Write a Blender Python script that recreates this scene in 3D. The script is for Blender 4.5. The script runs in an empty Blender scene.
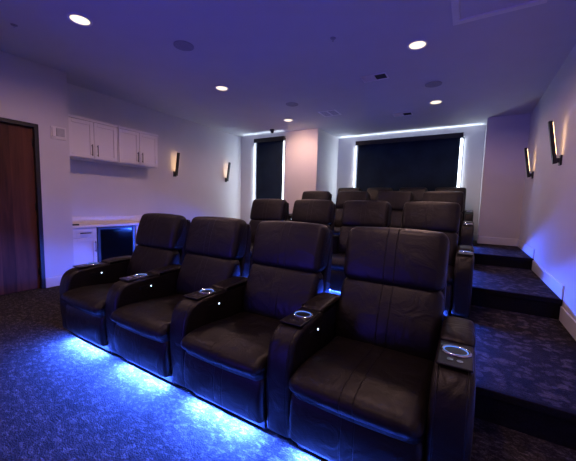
import bpy, bmesh, math, random
from mathutils import Vector, Matrix
random.seed(4)
C = bpy.context.scene.collection
PI = math.pi

# ------------------------------------------------------------------ materials
def new_mat(name):
    m = bpy.data.materials.new(name); m.use_nodes = True
    nt = m.node_tree; b = nt.nodes['Principled BSDF']
    return m, nt, b

def setc(b, col, rough=.5, metal=0., spec=.5):
    b.inputs['Base Color'].default_value = (*col, 1); b.inputs['Roughness'].default_value = rough
    b.inputs['Metallic'].default_value = metal; b.inputs['Specular IOR Level'].default_value = spec

def plain(name, col, rough=.5, metal=0., spec=.5, noise=0., scale=40, bump=0.):
    m, nt, b = new_mat(name); setc(b, col, rough, metal, spec)
    tc = nt.nodes.new('ShaderNodeTexCoord'); n = nt.nodes.new('ShaderNodeTexNoise')
    n.inputs['Scale'].default_value = scale; n.inputs['Detail'].default_value = 4
    nt.links.new(tc.outputs['Object'], n.inputs['Vector'])
    if noise:
        r = nt.nodes.new('ShaderNodeValToRGB')
        r.color_ramp.elements[0].color = (*[c*(1-noise) for c in col], 1); r.color_ramp.elements[1].color = (*[min(1, c*(1+noise)) for c in col], 1)
        r.color_ramp.elements[0].position = .3; r.color_ramp.elements[1].position = .7
        nt.links.new(n.outputs['Fac'], r.inputs['Fac']); nt.links.new(r.outputs['Color'], b.inputs['Base Color'])
    if bump:
        bp = nt.nodes.new('ShaderNodeBump'); bp.inputs['Strength'].default_value = bump; bp.inputs['Distance'].default_value = .01
        nt.links.new(n.outputs['Fac'], bp.inputs['Height']); nt.links.new(bp.outputs['Normal'], b.inputs['Normal'])
    return m

def emit(name, col, s):
    m, nt, b = new_mat(name); setc(b, (.02, .02, .02), .5)
    b.inputs['Emission Color'].default_value = (*col, 1); b.inputs['Emission Strength'].default_value = s
    return m

def leather(name, seams=(), axis='X', width=.0016):
    """dark brown-black leather: fine grain, soft creases, stitched grooves at |axis| = seam (object space)"""
    m, nt, b = new_mat(name); setc(b, (.0068, .0041, .0031), .40, 0, .42)
    N, L = nt.nodes, nt.links
    tc = N.new('ShaderNodeTexCoord')
    g = N.new('ShaderNodeTexNoise'); g.inputs['Scale'].default_value = 160; g.inputs['Detail'].default_value = 2
    w = N.new('ShaderNodeTexNoise'); w.inputs['Scale'].default_value = 7; w.inputs['Detail'].default_value = 5; w.inputs['Distortion'].default_value = 1.2
    L.new(tc.outputs['Object'], g.inputs['Vector']); L.new(tc.outputs['Object'], w.inputs['Vector'])
    bw = N.new('ShaderNodeBump'); bw.inputs['Strength'].default_value = .5; bw.inputs['Distance'].default_value = .02
    L.new(w.outputs['Fac'], bw.inputs['Height'])
    bg = N.new('ShaderNodeBump'); bg.inputs['Strength'].default_value = .25; bg.inputs['Distance'].default_value = .002
    L.new(g.outputs['Fac'], bg.inputs['Height']); L.new(bw.outputs['Normal'], bg.inputs['Normal'])
    last = bg
    rr = N.new('ShaderNodeMapRange'); rr.inputs['To Min'].default_value = .34; rr.inputs['To Max'].default_value = .56
    L.new(w.outputs['Fac'], rr.inputs['Value']); L.new(rr.outputs['Result'], b.inputs['Roughness'])
    if seams:
        sp = N.new('ShaderNodeSeparateXYZ'); L.new(tc.outputs['Object'], sp.inputs['Vector'])
        ab = N.new('ShaderNodeMath'); ab.operation = 'ABSOLUTE'; L.new(sp.outputs[axis], ab.inputs[0])
        prev = None
        for s in seams:
            d = N.new('ShaderNodeMath'); d.operation = 'SUBTRACT'; L.new(ab.outputs[0], d.inputs[0]); d.inputs[1].default_value = s
            a2 = N.new('ShaderNodeMath'); a2.operation = 'ABSOLUTE'; L.new(d.outputs[0], a2.inputs[0])
            if prev:
                mn = N.new('ShaderNodeMath'); mn.operation = 'MINIMUM'; L.new(prev.outputs[0], mn.inputs[0]); L.new(a2.outputs[0], mn.inputs[1]); prev = mn
            else: prev = a2
        mr = N.new('ShaderNodeMapRange'); mr.interpolation_type = 'SMOOTHSTEP'
        mr.inputs['From Max'].default_value = width*2.2; mr.inputs['From Min'].default_value = 0
        L.new(prev.outputs[0], mr.inputs['Value'])
        bs = N.new('ShaderNodeBump'); bs.inputs['Strength'].default_value = .6; bs.inputs['Distance'].default_value = .005
        L.new(mr.outputs['Result'], bs.inputs['Height']); L.new(bg.outputs['Normal'], bs.inputs['Normal']); last = bs
        mx = N.new('ShaderNodeMix'); mx.data_type = 'RGBA'
        mx.inputs['A'].default_value = (.004, .003, .003, 1); mx.inputs['B'].default_value = (.0068, .0041, .0031, 1)
        L.new(mr.outputs['Result'], mx.inputs['Factor']); L.new(mx.outputs['Result'], b.inputs['Base Color'])
    L.new(last.outputs['Normal'], b.inputs['Normal'])
    return m

def carpet(name, dark, light, scale, sy=1.7):
    m, nt, b = new_mat(name); setc(b, dark, .95, 0, .1)
    N, L = nt.nodes, nt.links
    tc = N.new('ShaderNodeTexCoord')
    mp = N.new('ShaderNodeMapping'); mp.inputs['Scale'].default_value = (1, sy, 1); mp.inputs['Rotation'].default_value = (0, 0, .35)
    L.new(tc.outputs['Object'], mp.inputs['Vector'])
    d = N.new('ShaderNodeTexNoise'); d.inputs['Scale'].default_value = scale*.8; d.inputs['Detail'].default_value = 2
    L.new(mp.outputs['Vector'], d.inputs['Vector'])
    add = N.new('ShaderNodeMix'); add.data_type = 'RGBA'; add.inputs['Factor'].default_value = .12
    L.new(mp.outputs['Vector'], add.inputs['A']); L.new(d.outputs['Color'], add.inputs['B'])
    v = N.new('ShaderNodeTexVoronoi'); v.feature = 'F1'; v.distance = 'CHEBYCHEV'; v.inputs['Scale'].default_value = scale
    L.new(add.outputs['Result'], v.inputs['Vector'])
    r = N.new('ShaderNodeValToRGB'); e = r.color_ramp.elements
    e[0].position = .22; e[0].color = (*light, 1); e[1].position = .42; e[1].color = (*dark, 1)
    L.new(v.outputs['Distance'], r.inputs['Fac'])
    sp = N.new('ShaderNodeSeparateColor'); L.new(v.outputs['Color'], sp.inputs['Color'])
    mr = N.new('ShaderNodeMapRange'); mr.inputs['To Min'].default_value = .6; mr.inputs['To Max'].default_value = 1.2
    L.new(sp.outputs[0], mr.inputs['Value'])
    f = N.new('ShaderNodeTexNoise'); f.inputs['Scale'].default_value = 130; f.inputs['Detail'].default_value = 3
    L.new(tc.outputs['Object'], f.inputs['Vector'])
    mr2 = N.new('ShaderNodeMapRange'); mr2.inputs['From Min'].default_value = .3; mr2.inputs['From Max'].default_value = .7; mr2.inputs['To Min'].default_value = .45; mr2.inputs['To Max'].default_value = 1.5
    L.new(f.outputs['Fac'], mr2.inputs['Value'])
    mu = N.new('ShaderNodeMath'); mu.operation = 'MULTIPLY'; L.new(mr.outputs['Result'], mu.inputs[0]); L.new(mr2.outputs['Result'], mu.inputs[1])
    sc = N.new('ShaderNodeVectorMath'); sc.operation = 'SCALE'; L.new(r.outputs['Color'], sc.inputs[0]); L.new(mu.outputs[0], sc.inputs['Scale'])
    L.new(sc.outputs[0], b.inputs['Base Color'])
    bp = N.new('ShaderNodeBump'); bp.inputs['Strength'].default_value = .6; bp.inputs['Distance'].default_value = .008
    L.new(f.outputs['Fac'], bp.inputs['Height']); L.new(bp.outputs['Normal'], b.inputs['Normal'])
    return m

def wood(name):
    m, nt, b = new_mat(name); setc(b, (.06, .02, .012), .6, 0, .25)
    N, L = nt.nodes, nt.links
    tc = N.new('ShaderNodeTexCoord'); mp = N.new('ShaderNodeMapping'); mp.inputs['Scale'].default_value = (6, 6, .5)
    L.new(tc.outputs['Object'], mp.inputs['Vector'])
    n = N.new('ShaderNodeTexNoise'); n.inputs['Scale'].default_value = 3; n.inputs['Detail'].default_value = 6; n.inputs['Distortion'].default_value = .6
    L.new(mp.outputs['Vector'], n.inputs['Vector'])
    # broad veneer leaves
    s = N.new('ShaderNodeSeparateXYZ'); L.new(tc.outputs['Object'], s.inputs['Vector'])
    q = N.new('ShaderNodeMath'); q.operation = 'MULTIPLY'; q.inputs[1].default_value = 7.5; L.new(s.outputs['Y'], q.inputs[0])
    fl = N.new('ShaderNodeMath'); fl.operation = 'FLOOR'; L.new(q.outputs[0], fl.inputs[0])
    wn = N.new('ShaderNodeTexWhiteNoise'); wn.noise_dimensions = '1D'; L.new(fl.outputs[0], wn.inputs['W'])
    a = N.new('ShaderNodeMath'); a.operation = 'MULTIPLY'; a.inputs[1].default_value = .45; L.new(wn.outputs['Value'], a.inputs[0])
    ad = N.new('ShaderNodeMath'); ad.operation = 'ADD'; L.new(a.outputs[0], ad.inputs[0]); L.new(n.outputs['Fac'], ad.inputs[1])
    r = N.new('ShaderNodeValToRGB'); e = r.color_ramp.elements
    e[0].position = .35; e[0].color = (.035, .01, .006, 1); e[1].position = .95; e[1].color = (.12, .04, .02, 1)
    L.new(ad.outputs[0], r.inputs['Fac']); L.new(r.outputs['Color'], b.inputs['Base Color'])
    return m

M = dict(
    wall=plain('wall_paint', (.62, .60, .62), .85, noise=.02, scale=3, bump=.05),
    ceiling=plain('ceiling_paint', (.55, .54, .58), .9, noise=.02, scale=3),
    trim=plain('trim_paint', (.72, .70, .70), .45, noise=.01),
    carpet=carpet('floor_carpet', (.034, .028, .026), (.085, .07, .064), 24),
    carpet_step=carpet('platform_carpet', (.026, .021, .021), (.088, .068, .066), 15, 1.0),
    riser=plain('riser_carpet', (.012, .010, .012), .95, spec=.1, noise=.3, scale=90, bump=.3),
    wood=wood('door_veneer'),
    black=plain('black_metal', (.012, .011, .011), .4, spec=.5, noise=.1),
    plastic=plain('black_plastic', (.01, .01, .011), .3, noise=.1),
    white=plain('cabinet_paint', (.74, .71, .74), .4, noise=.01),
    stone=plain('counter_quartz', (.78, .72, .66), .3, noise=.04, scale=25),
    steel=plain('stainless', (.5, .5, .52), .3, 1., noise=.05),
    pull=plain('pull_metal', (.1, .09, .09), .35, .8),
    chrome=plain('chrome', (.75, .75, .78), .15, 1.),
    glassdark=plain('dark_glass', (.006, .007, .01), .06, spec=.6),
    shade=plain('blackout_fabric', (.010, .022, .040), .8, spec=.2, noise=.35, scale=2.5, bump=.3),
    grille=plain('speaker_grille', (.3, .29, .34), .8, noise=.3, scale=300),
    vent=plain('vent_paint', (.8, .78, .8), .5),
    hole=plain('vent_dark', (.03, .03, .035), .8),
    led=emit('blue_led', (.032, .105, 1.), 6200),
    ledthin=emit('blue_led_ring', (.12, .3, 1.), .9),
    ledback=emit('blue_led_side', (.03, .13, 1.), 30),
    dot=emit('button_led', (.55, .7, 1.), 5),
    day=emit('daylight_pane', (.72, .86, 1.), 7),
    down=emit('downlight_lens', (1., .80, .60), 1.7),
    warm=emit('sconce_led', (1., .6, .28), 10),
    fridge=emit('fridge_glow', (.03, .2, 1.), 4),
    lth=leather('leather'), lth_seam=leather('leather_seamed', (.030,)), lth_head=leather('leather_head', (.030,)),
    lth_arm=leather('leather_arm', (.052,)), lth_panel=leather('leather_panel', (.030,)),
)

# ------------------------------------------------------------------ mesh helpers
def obj(name, bm, mat, parent=None, smooth=False, bevel=0., seg=2):
    bmesh.ops.recalc_face_normals(bm, faces=bm.faces)
    me = bpy.data.meshes.new(name); bm.to_mesh(me); bm.free()
    for m in (mat if isinstance(mat, (list, tuple)) else [mat]): me.materials.append(m)
    if smooth:
        for p in me.polygons: p.use_smooth = True
    o = bpy.data.objects.new(name, me); C.objects.link(o)
    if parent: o.parent = parent
    if bevel:
        md = o.modifiers.new('bevel', 'BEVEL'); md.width = bevel; md.segments = seg; md.limit_method = 'ANGLE'
    return o

def bx(bm, x0, x1, y0, y1, z0, z1, mi=0):
    v = [bm.verts.new((x, y, z)) for z in (z0, z1) for y in (y0, y1) for x in (x0, x1)]
    for f in ((0, 1, 3, 2), (4, 6, 7, 5), (0, 4, 5, 1), (2, 3, 7, 6), (0, 2, 6, 4), (1, 5, 7, 3)):
        fc = bm.faces.new([v[i] for i in f]); fc.material_index = mi
    return bm

def box(x0, x1, y0, y1, z0, z1): return bx(bmesh.new(), x0, x1, y0, y1, z0, z1)

def cyl(bm, p, axis, r, h, n=28, r2=None):
    """cylinder starting at p going h along axis"""
    a = Vector(axis).normalized(); q = a.to_track_quat('Z', 'Y'); r2 = r if r2 is None else r2
    lo = [bm.verts.new(Vector(p)+q @ Vector((r*math.cos(t), r*math.sin(t), 0))) for t in (2*PI*i/n for i in range(n))]
    hi = [bm.verts.new(Vector(p)+q @ Vector((r2*math.cos(t), r2*math.sin(t), h))) for t in (2*PI*i/n for i in range(n))]
    bm.faces.new(lo[::-1]); bm.faces.new(hi)
    for i in range(n): bm.faces.new((lo[i], lo[(i+1) % n], hi[(i+1) % n], hi[i]))
    return bm

def torus(bm, c, R, r, n=32, k=8, sx=1., tilt=0.):
    rot = Matrix.Rotation(tilt, 3, 'X'); g = []
    for i in range(n):
        t = 2*PI*i/n; row = []
        for j in range(k):
            u = 2*PI*j/k
            row.append(bm.verts.new(Vector(c)+rot @ Vector(((R+r*math.cos(u))*math.cos(t)*sx, (R+r*math.cos(u))*math.sin(t), r*math.sin(u)))))
        g.append(row)
    for i in range(n):
        for j in range(k): bm.faces.new((g[i][j], g[(i+1) % n][j], g[(i+1) % n][(j+1) % k], g[i][(j+1) % k]))
    return bm

def catmull(P, k=5):
    n = len(P); out = []
    for i in range(n):
        p0, p1, p2, p3 = (Vector(P[(i+j-1) % n]) for j in range(4))
        for s in range(k):
            t = s/k
            out.append(.5*((2*p1)+(-p0+p2)*t+(2*p0-5*p1+4*p2-p3)*t*t+(-p0+3*p1-3*p2+p3)*t**3))
    return out

def loft(P, x0, x1, r, bulge=0., k=4, nseg=6, warp=None):
    """cushion: smooth closed (y,z) outline P swept from x0 to x1, ends rounded by r, the middle swelling by bulge"""
    pts = catmull([Vector(p) for p in P], k); n = len(pts)
    area = sum(pts[i].x*pts[(i+1) % n].y-pts[(i+1) % n].x*pts[i].y for i in range(n))
    sg = 1 if area > 0 else -1
    nor = []
    for i in range(n):
        t = (pts[(i+1) % n]-pts[i-1]).normalized(); nor.append(Vector((t.y, -t.x))*sg)
    w = x1-x0; xs = []
    for i in range(nseg+1):
        a = PI/2*i/nseg; xs.append((r*(1-math.sin(a)) if False else r*(1-math.cos(a)), r*(1-math.sin(a))))
    secs = [(x0+d, ins) for d, ins in xs]
    m = 8
    secs += [(x0+r+(w-2*r)*i/m, 0) for i in range(1, m)]
    secs += [(x1-d, ins) for d, ins in xs[::-1]]
    bm = bmesh.new(); rings = []
    for x, ins in secs:
        u = (x-x0)/w*2-1; b = bulge*(1-u*u)
        ring = []
        for p, q in zip(pts, nor):
            z = p-q*(ins-b); v = Vector((x, z.x, z.y))
            if warp: v = warp(v, u)
            ring.append(bm.verts.new(v))
        rings.append(ring)
    for a, b_ in zip(rings, rings[1:]):
        for i in range(n): bm.faces.new((a[i], a[(i+1) % n], b_[(i+1) % n], b_[i]))
    bm.faces.new(rings[0][::-1]); bm.faces.new(rings[-1])
    return bm

def empty(name, loc=(0, 0, 0), rz=0.):
    o = bpy.data.objects.new(name, None); C.objects.link(o); o.location = loc; o.rotation_euler = (0, 0, rz); o.empty_display_size = .1
    return o
def tag(o, label, cat, group=None):
    o['label'] = label; o['category'] = cat
    if group: o['group'] = group
    return o
def struct(name, bm, mat, parent=None, **k):
    o = obj(name, bm, mat, parent, **k)
    if not parent: o['kind'] = 'structure'
    return o
def copy_tree(o, parent=None):
    c = o.copy(); C.objects.link(c)
    if parent: c.parent = parent
    for ch in list(o.children): copy_tree(ch, c)
    return c

# ------------------------------------------------------------------ dimensions (metres, camera above 0,0)
H = 2.97
XD, XA, YA = -4.92, -5.33, 2.12          # door wall, alcove wall, corner between them
XR, YF = .82, -2.4                       # aisle wall, screen wall behind the camera
YL, XC, YW = 6.35, -3.08, 7.6            # rear-left wall, return of the window bay, window bay back
XP, YP = .17, 7.0                        # pier at the right of the bay
R1, R2, R3 = 2.05, 3.78, 5.40            # risers
Z1, Z2, Z3 = .20, .40, .56
XL = -3.25                               # left end of the platforms

# ------------------------------------------------------------------ setting
struct('floor', box(XA-.2, XR+.2, YF-.2, YW+.3, -.1, 0), M['carpet'])
struct('ceiling', box(XA-.2, XR+.2, YF-.2, YW+.3, H, H+.1), M['ceiling'])
def platform(y0, y1, z, y1b=None):
    bm = bmesh.new()
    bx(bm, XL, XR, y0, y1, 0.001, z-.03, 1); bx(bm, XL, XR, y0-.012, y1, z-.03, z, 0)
    if y1b: bx(bm, XC, XR, y1, YP, 0.001, z, 0); bx(bm, XC, XP, YP, y1b, .001, z, 0)
    return bm
for i, (y0, y1, z, yb) in enumerate(((R1, R2, Z1, None), (R2, R3, Z2, None), (R3, YL, Z3, YW))):
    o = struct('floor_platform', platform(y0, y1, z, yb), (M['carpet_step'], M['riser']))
# dark nosing strips along each tread
for y0, z in ((R1, Z1), (R2, Z2), (R3, Z3)):
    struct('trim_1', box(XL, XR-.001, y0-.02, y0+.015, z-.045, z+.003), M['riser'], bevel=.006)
struct('wall_left', box(XD-.15, XD, YF, .76, 0, H), M['wall'])
struct('wall_left', box(XD-.15, XD, .76, 1.765, 2.195, H), M['wall'])
struct('wall_left', box(XA-.2, XD, 1.765, YA, 0, H), M['wall'])
struct('wall_left', box(XA-.2, XA, YA, YL+.2, 0, H), M['wall'])
def wall_with_hole(x0, x1, y0, y1, hx0, hx1, hz0, hz1):
    bm = bmesh.new(); bx(bm, x0, hx0, y0, y1, 0, H); bx(bm, hx1, x1, y0, y1, 0, H)
    bx(bm, hx0, hx1, y0, y1, 0, hz0); bx(bm, hx0, hx1, y0, y1, hz1, H); return bm
SX0, SX1, SZ0, SZ1 = -4.90, -3.97, .55, 2.80      # small window
BX0, BX1, BZ0, BZ1 = -2.60, -.20, 1.05, 2.78      # bay window
struct('wall_back', wall_with_hole(XA, XC, YL, YL+.16, SX0, SX1, SZ0, SZ1), M['wall'])
struct('wall_back', box(XC-.16, XC, YL+.16, YW, 0, H), M['wall'])
struct('wall_back', wall_with_hole(XC-.16, XP, YW, YW+.16, BX0, BX1, BZ0, BZ1), M['wall'])
struct('wall_back', box(XP, XR, YP, YW+.16, 0, H), M['wall'])
struct('wall_right', box(XR, XR+.15, YF, YW+.16, 0, H), M['wall'])
struct('wall_front', box(XA-.2, XR+.15, YF-.15, YF, 0, H), M['riser'])
# baseboards
def base(name, bm_args): return struct(name, box(*bm_args), M['trim'], bevel=.006)
b = .14
base('baseboard_left', (XD, XD+.015, YF, .76, 0, b)); base('baseboard_left', (XD, XD+.015, 1.765, YA, 0, b))
base('baseboard_left', (XA, XA+.015, 3.75, YL, 0, b)); base('baseboard_back', (XA, XL, YL-.015, YL, 0, b))
base('baseboard_right', (XR-.015, XR, YF, R1-.02, 0, b)); base('baseboard_right', (XR-.015, XR, R1-.02, R2-.02, Z1, Z1+b))
base('baseboard_right', (XR-.015, XR, R2-.02, R3-.02, Z2, Z2+b)); base('baseboard_right', (XR-.015, XR, R3-.02, YP-.015, Z3, Z3+b))
base('baseboard_back', (XP, XR, YP-.015, YP, Z3, Z3+b)); base('baseboard_back', (XC, XP, YW-.015, YW, Z3, Z3+b))

# windows: frame, bright pane, reveal
for n, (x0, x1, z0, z1, y) in enumerate(((SX0, SX1, SZ0, SZ1, YL), (BX0, BX1, BZ0, BZ1, YW)), 1):
    w = empty(f'window_{n}', ((x0+x1)/2, y, z0)); w['kind'] = 'structure'
    cx = (x0+x1)/2; bm = bmesh.new(); hw = (x1-x0)/2
    for a in ((-hw, -hw+.03, 0, z1-z0), (hw-.03, hw, 0, z1-z0), (-hw, hw, 0, .03), (-hw, hw, z1-z0-.03, z1-z0)):
        bx(bm, a[0], a[1], .09, .13, a[2], a[3])
    obj('window_frame', bm, M['trim'], w)
    obj('window_pane', box(-hw+.03, hw-.03, .11, .12, .03, z1-z0-.03), M['day'], w)
    obj('window_sill', box(-hw-.02, hw+.02, -.03, .09, -.03, 0), M['trim'], w, bevel=.004)

# blackout roller shades
def roller_shade(cx, y, hw, z0, z1, label):
    t = empty('roller_shade', (cx, y, z0)); tag(t, label, 'window shade')
    bm = cyl(bmesh.new(), (-hw-.05, -.075, z1-z0-.05), (1, 0, 0), .038, 2*hw+.10, 20)
    obj('roller_tube', bm, M['black'], t, smooth=False)
    bm = bmesh.new(); bx(bm, -hw-.05, hw+.05, -.12, -.115, z1-z0-.1, z1-z0); bx(bm, -hw-.05, hw+.05, -.12, -.03, z1-z0-.004, z1-z0)
    obj('fascia', bm, M['black'], t)
    # fabric with slight ripples
    bm = bmesh.new(); nx, nz = 28, 20; g = []
    for i in range(nx+1):
        g.append([bm.verts.new((-hw+2*hw*i/nx, -.06+.006*math.sin(i*1.1+.25*j)*(1-j/nz), .02+(z1-z0-.07)*j/nz)) for j in range(nz+1)])
    for i in range(nx):
        for j in range(nz): bm.faces.new((g[i][j], g[i+1][j], g[i+1][j+1], g[i][j+1]))
    f = obj('shade_fabric', bm, M['shade'], t, smooth=True)
    md = f.modifiers.new('thick', 'SOLIDIFY'); md.thickness = .003
    obj('hem_bar', box(-hw, hw, -.07, -.052, 0, .025), M['black'], t, bevel=.003)
roller_shade(-4.37, YL, .40, SZ0-.02, SZ1+.05, 'narrow dark blackout roller shade on the tall window left of the seating')
roller_shade(-1.40, YW, 1.125, BZ0-.02, BZ1+.06, 'wide dark blackout roller shade on the big window behind the back row')

# door
d = empty('door_1', (XD, .81, 0)); d['kind'] = 'structure'
obj('door_leaf', box(-.09, -.04, 0.002, .905, .008, 2.14), M['wood'], d)
bm = bmesh.new(); bx(bm, -.10, .012, -.05, 0, 0, 2.19); bx(bm, -.10, .012, .907, .955, 0, 2.19); bx(bm, -.10, .012, 0, .907, 2.142, 2.19)
obj('door_frame', bm, M['black'], d, bevel=.004)
for z in (.25, 1.12, 1.95):
    obj('hinge', cyl(bmesh.new(), (-.034, .900, z-.05), (0, 0, 1), .008, .1, 12), M['black'], d, smooth=True)
bm = cyl(bmesh.new(), (-.04, .07, 1.02), (1, 0, 0), .026, .012); cyl(bm, (-.03, .07, 1.02), (1, 0, 0), .009, .05, 12); bx(bm, .01, .022, .06, .19, 1.01, 1.03)
obj('door_handle', bm, M['black'], d)

# keypad
t = empty('wall_keypad', (XD, 1.99, 2.04)); tag(t, 'small white keypad panel on the wall beside the dark door', 'keypad')
obj('back_plate', box(0, .012, -.09, .09, 0, .17), M['trim'], t, bevel=.004)
obj('screen', box(.012, .024, -.03, .07, .045, .15), M['steel'], t, bevel=.003)
obj('side_panel', box(.012, .03, -.08, -.04, .03, .15), M['white'], t, bevel=.003)

# ------------------------------------------------------------------ cabinets
def shaker(y0, y1, z0, z1, x):   # door slab facing +x with raised rails
    bm = bmesh.new(); w = .055
    bx(bm, x, x+.012, y0, y1, z0, z1)
    for a in ((y0, y0+w, z0, z1), (y1-w, y1, z0, z1), (y0+w, y1-w, z0, z0+w), (y0+w, y1-w, z1-w, z1)):
        bx(bm, x+.012, x+.022, *a)
    return bm
def pull(y, z, L, x, vertical=True):
    bm = bmesh.new()
    if vertical:
        cyl(bm, (x+.03, y, z), (0, 0, 1), .006, L, 12)
        for q in (.02, L-.02): cyl(bm, (x, y, z+q), (1, 0, 0), .004, .03, 8)
    else:
        cyl(bm, (x+.03, y-L/2, z), (0, 1, 0), .006, L, 12)
        for q in (-L/2+.02, L/2-.02): cyl(bm, (x, y+q, z), (1, 0, 0), .004, .03, 8)
    return bm
def upper(y0, y1, label):
    t = empty('wall_cabinet', (XA, y0, 1.84)); tag(t, label, 'cabinet', 'wall cabinets above the bar counter')
    D, W, Hc = .315, y1-y0, .585
    obj('carcass', box(0, D, 0, W, 0, Hc), M['white'], t)
    m = W/2
    for a, b_, py in ((.012, m-.003, m-.04), (m+.003, W-.012, m+.04)):
        dd = obj('door', shaker(a, b_, .012, Hc-.03, D), M['white'], t, bevel=.002)
        obj('door_pull', pull(py, .05, .17, D+.022), M['pull'], dd, smooth=True)
    obj('crown_rail', box(0, D+.03, -0.0, W, Hc-.028, Hc+.01), M['white'], t, bevel=.004)
    return t
upper(YA+.003, 2.855, 'white two-door wall cabinet nearer the dark wooden door')
upper(2.862, 3.60, 'white two-door wall cabinet nearer the black wall sconces')
# base units
XF = -4.955
def base_cab(y0, y1, label, sides):
    t = empty('base_cabinet', (XA, y0, 0)); tag(t, label, 'cabinet', 'base cabinets under the bar counter')
    D, W = XF-XA-.022, y1-y0
    bm = bmesh.new(); bx(bm, 0, D, 0, W, .1, .80); bx(bm, 0, D-.05, 0, W, 0, .1)
    obj('carcass', bm, M['white'], t)
    dr = obj('drawer', shaker(.01, W-.01, .655, .79, D), M['white'], t, bevel=.002)
    obj('drawer_pull', pull(W/2, .72, .15, D+.022, False), M['pull'], dr, smooth=True)
    dd = obj('door', shaker(.01, W-.01, .11, .645, D), M['white'], t, bevel=.002)
    obj('door_pull', pull(W-.04 if sides > 0 else .04, .42, .17, D+.022), M['pull'], dd, smooth=True)
base_cab(YA+.003, 2.475, 'white base cabinet with a drawer, left of the drinks fridge', 1)
base_cab(3.105, 3.60, 'white base cabinet right of the drinks fridge, half behind the chair', -1)
t = empty('countertop', (XA, YA, .80)); tag(t, 'pale stone countertop with a low backsplash over the white base cabinets', 'countertop')
obj('slab', box(.001, XF-XA+.02, .001, 1.55, .001, .038), M['stone'], t, bevel=.004)
obj('backsplash', box(.001, .02, .001, 1.55, .038, .15), M['stone'], t, bevel=.003)
t = empty('drinks_fridge', (XA, 2.48, 0)); tag(t, 'drinks fridge with dark glass door and blue light under the counter', 'fridge')
D = XF-XA-.03; W = .62
bm = bmesh.new(); bx(bm, 0, D-.04, 0, W, 0, .05)
for a in ((0, .02), (W-.02, W)): bx(bm, 0, D-.01, a[0], a[1], .05, .795)
bx(bm, 0, .02, .02, W-.02, .05, .795); bx(bm, 0, D-.01, .02, W-.02, .05, .2); bx(bm, 0, D-.01, .02, W-.02, .775, .795)
obj('cabinet_body', bm, M['plastic'], t)
bm = bmesh.new()
for a in ((0.002, .045, .21, .79), (W-.045, W-.002, .21, .79), (.045, W-.045, .21, .245), (.045, W-.045, .76, .79)): bx(bm, D-.008, D+.022, *a)
df = obj('fridge_door', bm, M['pull'], t, bevel=.003)
gm, nt, bb = new_mat('fridge_glass'); setc(bb, (.004, .005, .008), .08, 0, .2); bb.inputs['Alpha'].default_value = .88
obj('door_glass', box(D+.002, D+.008, .045, W-.045, .245, .76), gm, df)
for z in (.38, .55): obj('shelf', box(.03, D-.03, .022, W-.022, z, z+.008), M['steel'], t)
obj('interior_light', box(D-.06, D-.045, .30, W-.05, .70, .765), M['fridge'], t)
obj('light_trim', box(D-.03, D-.012, .022, .04, .25, .765), M['fridge'], t)
obj('grille', box(D-.01, D+.01, .01, W-.01, .06, .2), M['pull'], t, bevel=.003)
t = tag(obj('remote_control', box(-.02, .02, -.045, .045, 0, .02), M['plastic'], bevel=.005), 'small black remote lying at the left end of the pale countertop', 'remote')
t.location = (XF-.05, YA+.075, .8385)

# ------------------------------------------------------------------ recliners
def arm_outline():
    return [(.045, .05), (.012, .16), (.0, .33), (.008, .49), (.045, .585), (.12, .622), (.25, .635), (.40, .640),
            (.55, .645), (.68, .655), (.74, .60), (.74, .42), (.70, .24), (.60, .215), (.585, .06), (.30, .05)]
def make_arm(root, x, controls=True):
    """one shared armrest centred at x, child of root"""
    a = obj('armrest', loft(arm_outline(), -.076, .076, .024, .003), M['lth_arm'], root, smooth=True); a.location = (x, .014, 0); a.scale = (1, .99, .968)
    pad = loft([(.37, .635), (.38, .653), (.45, .664), (.58, .668), (.67, .662), (.69, .63), (.55, .61), (.42, .612)], -.075, .075, .024, .005)
    obj('arm_pad', pad, M['lth'], a, smooth=True)
    tray = bmesh.new(); bx(tray, -.066, .066, .115, .362, .634, .6425)
    tr = obj('cup_tray', tray, M['plastic'], a, bevel=.004)
    ch = bmesh.new(); torus(ch, (0, .262, .644), .049, .0065, sx=1.12)
    cup = obj('cup_holder', ch, M['chrome'], a, smooth=True)
    obj('cup_well', cyl(bmesh.new(), (0, .262, .6405), (0, 0, 1), .046, .004), M['plastic'], cup)
    rg = bmesh.new(); torus(rg, (0, .262, .6455), .042, .0028, k=6, sx=1.12); obj('light_ring', rg, M['ledthin'], cup, smooth=True)
    bt = bmesh.new()
    for q in (-.018, .018): cyl(bt, (q, .165, .6415), (0, 0, 1), .012, .005, 16)
    bu = obj('touch_button', bt, M['chrome'], a)
    if not controls: return a
    # seat controls on the inner face
    cp = box(.073, .0785, .20, .34, .545, .575); s = obj('control_panel', cp, M['plastic'], a, bevel=.003)
    obj('indicator_light', cyl(bmesh.new(), (.078, .30, .56), (1, 0, 0), .0055, .003, 12), M['dot'], s)
    return a

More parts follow.
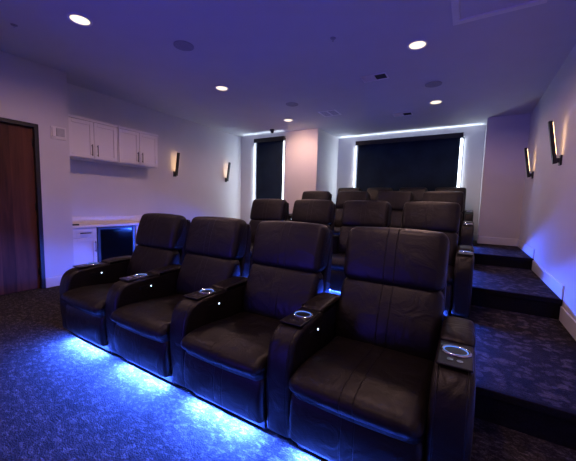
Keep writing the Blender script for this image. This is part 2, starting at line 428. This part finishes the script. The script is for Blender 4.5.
SW = .300    # half width between the arms
def make_recliner():
    r = empty('recliner')
    seat = [(-.005, .35), (-.038, .375), (-.038, .41), (-.005, .437), (.08, .452), (.22, .448), (.40, .43), (.58, .42), (.62, .36), (.55, .31), (.25, .30), (.03, .31)]
    obj('seat_cushion', loft(seat, -SW, SW, .05, .010), M['lth_seam'], r, smooth=True)
    pan = [(.015, .09), (-.002, .12), (-.01, .22), (.0, .31), (.03, .345), (.10, .34), (.12, .2), (.10, .09)]
    obj('footrest_panel', loft(pan, -SW, SW, .03, .006), M['lth_panel'], r, smooth=True)
    bk = [(.555, .40), (.535, .46), (.545, .55), (.585, .65), (.632, .75), (.67, .775), (.74, .76), (.76, .62), (.72, .45), (.66, .36)]
    obj('back_cushion', loft(bk, -SW, SW, .05, .014), M['lth_seam'], r, smooth=True)
    hd = [(.665, .775), (.64, .805), (.648, .88), (.675, .98), (.705, 1.06), (.735, 1.095), (.79, 1.10), (.835, 1.07), (.845, .98), (.83, .87), (.80, .79), (.73, .765)]
    obj('headrest', loft(hd, -SW, SW, .05, .012), M['lth_head'], r, smooth=True)
    sh = [(.74, .24), (.69, .24), (.70, .45), (.755, .70), (.80, .90), (.82, 1.045), (.85, 1.06), (.875, 1.03), (.875, .85), (.85, .6), (.82, .35), (.80, .25)]
    obj('back_shell', loft(sh, -SW, SW, .02, .004), M['lth'], r, smooth=True)
    bm = bmesh.new(); bx(bm, -.28, .28, .06, .57, .03, .30)
    obj('base_frame', bm, M['plastic'], r)
    for sx in (-.27, .27):
        for y in (.10, .50): obj('foot', cyl(bmesh.new(), (sx, y, 0), (0, 0, 1), .022, .032, 14), M['plastic'], r)
    # light strip tucked behind the lower edge of the footrest panel, aimed forward and down
    bm = bmesh.new(); v = [bm.verts.new(p) for p in ((-.24, .038, .082), (.24, .038, .082), (.24, .070, .066), (-.24, .070, .066))]
    bm.faces.new(v[::-1])
    st = obj('light_strip', bm, M['led'], r)
    make_arm(r, -.38)
    return r
proto = make_recliner()
rows = [(1.20, 0., 1.0, 'front row', ('wall cabinets', 'farthest left')),
        (3.10, Z1, 1.0, 'second row', ()), (4.75, Z2, 1.0, 'third row', ()), (6.42, Z3, .965, 'back row', ())]
seatword = ['in the {r}, farthest from the carpeted aisle steps', 'in the {r}, second from its left end',
            'in the {r}, second from the carpeted aisle steps', 'in the {r}, right beside the carpeted aisle steps']
def end_part(root):
    a = make_arm(root, .38, False)
    bm = bmesh.new(); v = [bm.verts.new(p) for p in ((-.03, .09, .046), (.03, .09, .046), (.03, .11, .044), (-.03, .11, .044))]
    bm.faces.new(v[::-1]); obj('light_strip', bm, M['led'], a)  # extra strip added under the end arm to boost blue on the aisle wall
    return a
first = True; end_arm = None
for (y0, z, s, rn, _) in rows:
    for k in range(4):
        o = proto if first else copy_tree(proto)
        first = False
        cx = -.01-s*(.38+.76*(3-k))
        o.location = (cx, y0, z); o.scale = (s, 1, 1)
        tag(o, 'black leather recliner ' + seatword[k].format(r=rn), 'recliner', 'black leather recliners in the ' + rn)
        if k == 3: last = o
    if end_arm is None: end_arm = end_part(last)
    else:
        e = copy_tree(end_arm, last)


# ------------------------------------------------------------------ sconces
def sconce():
    t = empty('wall_sconce')
    obj('back_plate', box(0, .02, -.035, .035, 0, .11), M['black'], t, bevel=.003)
    bm = bmesh.new(); bx(bm, .01, .07, -.018, .018, .03, .08)
    obj('bracket', bm, M['black'], t)
    a = obj('light_bar', box(-.018, .018, -.024, .024, 0, .47), M['black'], t, bevel=.003); a.location = (.055, 0, .02); a.rotation_euler = (0, .16, 0)
    obj('light_diffuser', box(-.0225, -.0182, -.012, .012, .10, .45), M['warm'], a)
    return t
s0 = sconce()
for i, (x, y, z, rz, lab) in enumerate(((XA, 4.22, 1.74, 0, 'black tilted bar sconce on the left wall, nearer the wall cabinets'),
                                    (XA, 5.76, 1.74, 0, 'black tilted bar sconce on the left wall, nearer the narrow shaded window'),
                                    (XR, 6.12, 1.74, PI, 'black tilted bar sconce on the aisle wall, the farther one up the steps'),
                                    (XR, 4.40, 1.74, PI, 'black tilted bar sconce on the aisle wall, the nearer larger one'))):
    o = s0 if i == 0 else copy_tree(s0)
    o.location = (x, y, z); o.rotation_euler = (0, 0, rz); tag(o, lab, 'wall light', 'bar sconces on the side walls')

# ------------------------------------------------------------------ ceiling fittings
def lathe_ring(bm, r0, r1, z0, z1, n=36):
    P = ((r0, z1), (r0, z0), (r1, z0), (r1, z1)); g = [[bm.verts.new((r*math.cos(2*PI*i/n), r*math.sin(2*PI*i/n), z)) for r, z in P] for i in range(n)]
    for i in range(n):
        for j in range(4): bm.faces.new((g[i][j], g[(i+1) % n][j], g[(i+1) % n][(j+1) % 4], g[i][(j+1) % 4]))
    return bm
def downlight():
    t = empty('downlight')
    obj('trim_ring', lathe_ring(bmesh.new(), .082, .105, -.008, 0), M['vent'], t, bevel=.002)
    obj('light_lens', cyl(bmesh.new(), (0, 0, -.005), (0, 0, 1), .083, .005, 32), M['down'], t)
    return t
d0 = downlight()
DL = ((-3.36, 1.58, 'on the left side of the ceiling, nearest and biggest in view'), (-3.36, 3.53, 'on the left side of the ceiling, above the second row'),
      (-3.36, 5.49, 'near the narrow shaded window, farthest on the left side'), (-.6, 3.58, 'on the right side of the ceiling, nearest the hatch'),
      (-.6, 5.61, 'on the right side of the ceiling, nearest the big shaded window'))
for i, (x, y, lab) in enumerate(DL):
    o = d0 if i == 0 else copy_tree(d0); o.location = (x, y, H)
    tag(o, 'round recessed downlight ' + lab, 'ceiling light', 'recessed downlights')
def speaker():
    t = empty('ceiling_speaker')
    obj('rim', lathe_ring(bmesh.new(), .10, .11, -.006, 0), M['grille'], t)
    obj('grille', cyl(bmesh.new(), (0, 0, -.004), (0, 0, 1), .10, .004, 32), M['grille'], t)
    return t
p0 = speaker()
for i, (x, y, lab) in enumerate(((-2.86, 2.40, 'between the two nearest left downlights'), (-2.78, 4.66, 'beside the farthest left downlight'), (-.56, 4.80, 'between the two right downlights'))):
    o = p0 if i == 0 else copy_tree(p0); o.location = (x, y, H)
    tag(o, 'flush round dark ceiling speaker ' + lab, 'speaker', 'ceiling speakers')
def vent(name, x, y, w, h, label, dark):
    t = empty(name, (x, y, H)); tag(t, label, 'air vent')
    bm = bmesh.new(); e = .02
    for a in ((-w/2, w/2, -h/2, -h/2+e), (-w/2, w/2, h/2-e, h/2), (-w/2, -w/2+e, -h/2+e, h/2-e), (w/2-e, w/2, -h/2+e, h/2-e), (-e/2, e/2, -h/2+e, h/2-e)): bx(bm, a[0], a[1], a[2], a[3], -.008, 0)
    obj('frame', bm, M['vent'], t)
    obj('duct_opening', box(e/2 if dark else -w/2+e, w/2-e, -h/2+e, h/2-e, -.002, 0), M['hole'] if dark else M['grille'], t)
    if dark: obj('blank_plate', box(-w/2+e, -e/2, -h/2+e, h/2-e, -.003, 0), M['vent'], t)
    bm = bmesh.new(); n = 7
    for i in range(n):
        yy = -h/2+e+(h-2*e)*(i+.5)/n; x1 = -e/2 if dark else w/2-e
        bx(bm, -w/2+e, x1, yy-.004, yy+.006, -.007, -.004)
    obj('louvres', bm, M['vent'], t)
vent('ceiling_vent', -1.22, 4.20, .34, .20, 'white ceiling vent with dark right half, nearest the middle of the room', True)
vent('ceiling_vent', -1.20, 6.08, .34, .20, 'small ceiling vent with dark right half near the big shaded window', True)
vent('ceiling_vent', -2.40, 5.42, .34, .34, 'square pale ceiling vent left of the big shaded window bay', False)
t = empty('attic_hatch', (.085, 3.03, H)); tag(t, 'framed access hatch in the ceiling near the aisle wall', 'hatch')
bm = bmesh.new(); w, h, e = .34, .31, .06
for a in ((-w, w, -h, -h+e), (-w, w, h-e, h), (-w, -w+e, -h+e, h-e), (w-e, w, -h+e, h-e)): bx(bm, *a, -.022, 0)
obj('frame', bm, M['trim'], t, bevel=.006)
obj('panel', box(-w+e, w-e, -h+e, h-e, -.006, 0), M['ceiling'], t)
for i, (x, y, lab) in enumerate(((-4.07, 1.30, 'near the dark door'), (-1.34, 3.04, 'above the front row seats'))):
    t = empty('fire_sprinkler', (x, y, H)); tag(t, 'tiny flush ceiling sprinkler ' + lab, 'sprinkler')
    obj('escutcheon', cyl(bmesh.new(), (0, 0, -.008), (0, 0, 1), .022, .008, 20, .03), M['grille'], t)
    obj('nozzle', cyl(bmesh.new(), (0, 0, -.03), (0, 0, 1), .007, .022, 12), M['chrome'], t)
t = empty('security_camera', (-4.12, 6.02, H)); tag(t, 'small dark dome security camera on the ceiling above the narrow window', 'camera')
obj('mount', cyl(bmesh.new(), (0, 0, -.03), (0, 0, 1), .055, .03, 24), M['black'], t)
bm = bmesh.new(); bmesh.ops.create_uvsphere(bm, u_segments=20, v_segments=12, radius=.045, matrix=Matrix.Translation((0, 0, -.04)))
obj('dome', bm, M['glassdark'], t, smooth=True)

# ------------------------------------------------------------------ lights
def aim(o, target):
    o.rotation_euler = (Vector(target)-o.location).to_track_quat('-Z', 'Y').to_euler()
def lamp(name, kind, loc, energy, col, target=None, **k):
    l = bpy.data.lights.new(name, kind); l.energy = energy; l.color = col
    for a, v in k.items(): setattr(l, a, v)
    o = bpy.data.objects.new(name, l); C.objects.link(o); o.location = loc
    if target is not None: aim(o, target)
    return o
WARM = (1., .6, .5)
for x, y, _ in DL + ((-.6, 1.58, ''), (-3.36, -.4, ''), (-.6, -.4, '')):
    lamp('downlight_lamp', 'SPOT', (x, y, H-.02), 42, WARM, (x, y, 0), spot_size=3.0, spot_blend=.5, shadow_soft_size=.07)
lamp('downlight_lamp', 'SPOT', (-3.36, 5.49, H-.02), 75, (1., .6, .42), (-3.5, YL+.1, 2.1), spot_size=1.9, spot_blend=1., shadow_soft_size=.05)  # second spot added at this downlight to warm the rear-left wall
# daylight leaking round the shades: over the rollers onto the ceiling, and out of the side gaps
DAY = (.75, .88, 1.)
lamp('window_leak', 'AREA', (-1.45, YW-.14, H-.06), 5, DAY, (-1.45, YW-.18, H+.6), shape='RECTANGLE', size=3.1, size_y=.02)
lamp('window_leak', 'AREA', (-4.55, YL-.14, H-.06), 1.2, DAY, (-4.55, YL-.18, H+.6), shape='RECTANGLE', size=1.2, size_y=.02)
def side(x, y, z, h, e, d):
    l = lamp('window_leak', 'AREA', (x, y, z), e, DAY, None, shape='RECTANGLE', size=.03, size_y=h)
    a = Vector((d, -.45, 0)).normalized(); q = Matrix((Vector((0, 0, 1)).cross(-a), Vector((0, 0, 1)), -a)).transposed(); l.rotation_euler = q.to_euler()
side(BX0+.02, YW-.02, 2.0, 1.5, 4, -1); side(BX1-.02, YW-.02, 2.0, 1.5, 2, 1); side(SX0+.01, YL-.02, 1.7, 2.0, 2.5, -1)
# unseen fill lamps added behind the camera: violet ambient, and blue on the ceiling
lamp('violet_fill', 'AREA', (-2.2, YF+.1, 1.5), 6, (.5, .22, 1.), (-2.2, 4, 1.9), shape='RECTANGLE', size=3.6, size_y=2.0)
lamp('blue_ceiling_fill', 'SPOT', (-2.0, YF+.2, .5), 330, (.07, .05, 1.), (-1.6, 3.2, 2.97), spot_size=1.3, spot_blend=1., shadow_soft_size=.3)

# ------------------------------------------------------------------ world, camera
w = bpy.data.worlds.new('world'); bpy.context.scene.world = w; w.use_nodes = True
w.node_tree.nodes['Background'].inputs['Color'].default_value = (.3, .28, .6, 1); w.node_tree.nodes['Background'].inputs['Strength'].default_value = .05
cam = bpy.data.cameras.new('camera'); co = bpy.data.objects.new('camera', cam); C.objects.link(co)
cam.sensor_width = 36; cam.lens = 301/576*36; cam.clip_start = .02
dX = Vector((.85596835, .06898158, -.51240583)); dY = Vector((.516364, -.06383621, .85398662)); dZ = Vector((.0261993, -.99557344, -.09026138))
# columns: camera axes (right, up, back) written in room coordinates
right = Vector((dX.x, dY.x, dZ.x)); up = -Vector((dX.y, dY.y, dZ.y)); back = -Vector((dX.z, dY.z, dZ.z))
mw = Matrix((right, up, back)).transposed().to_4x4(); mw.translation = (0, 0, 1.25); co.matrix_world = mw
bpy.context.scene.camera = co
vs = bpy.context.scene.view_settings
vs.view_transform = 'Standard'; vs.look = 'None'; vs.exposure = 0.
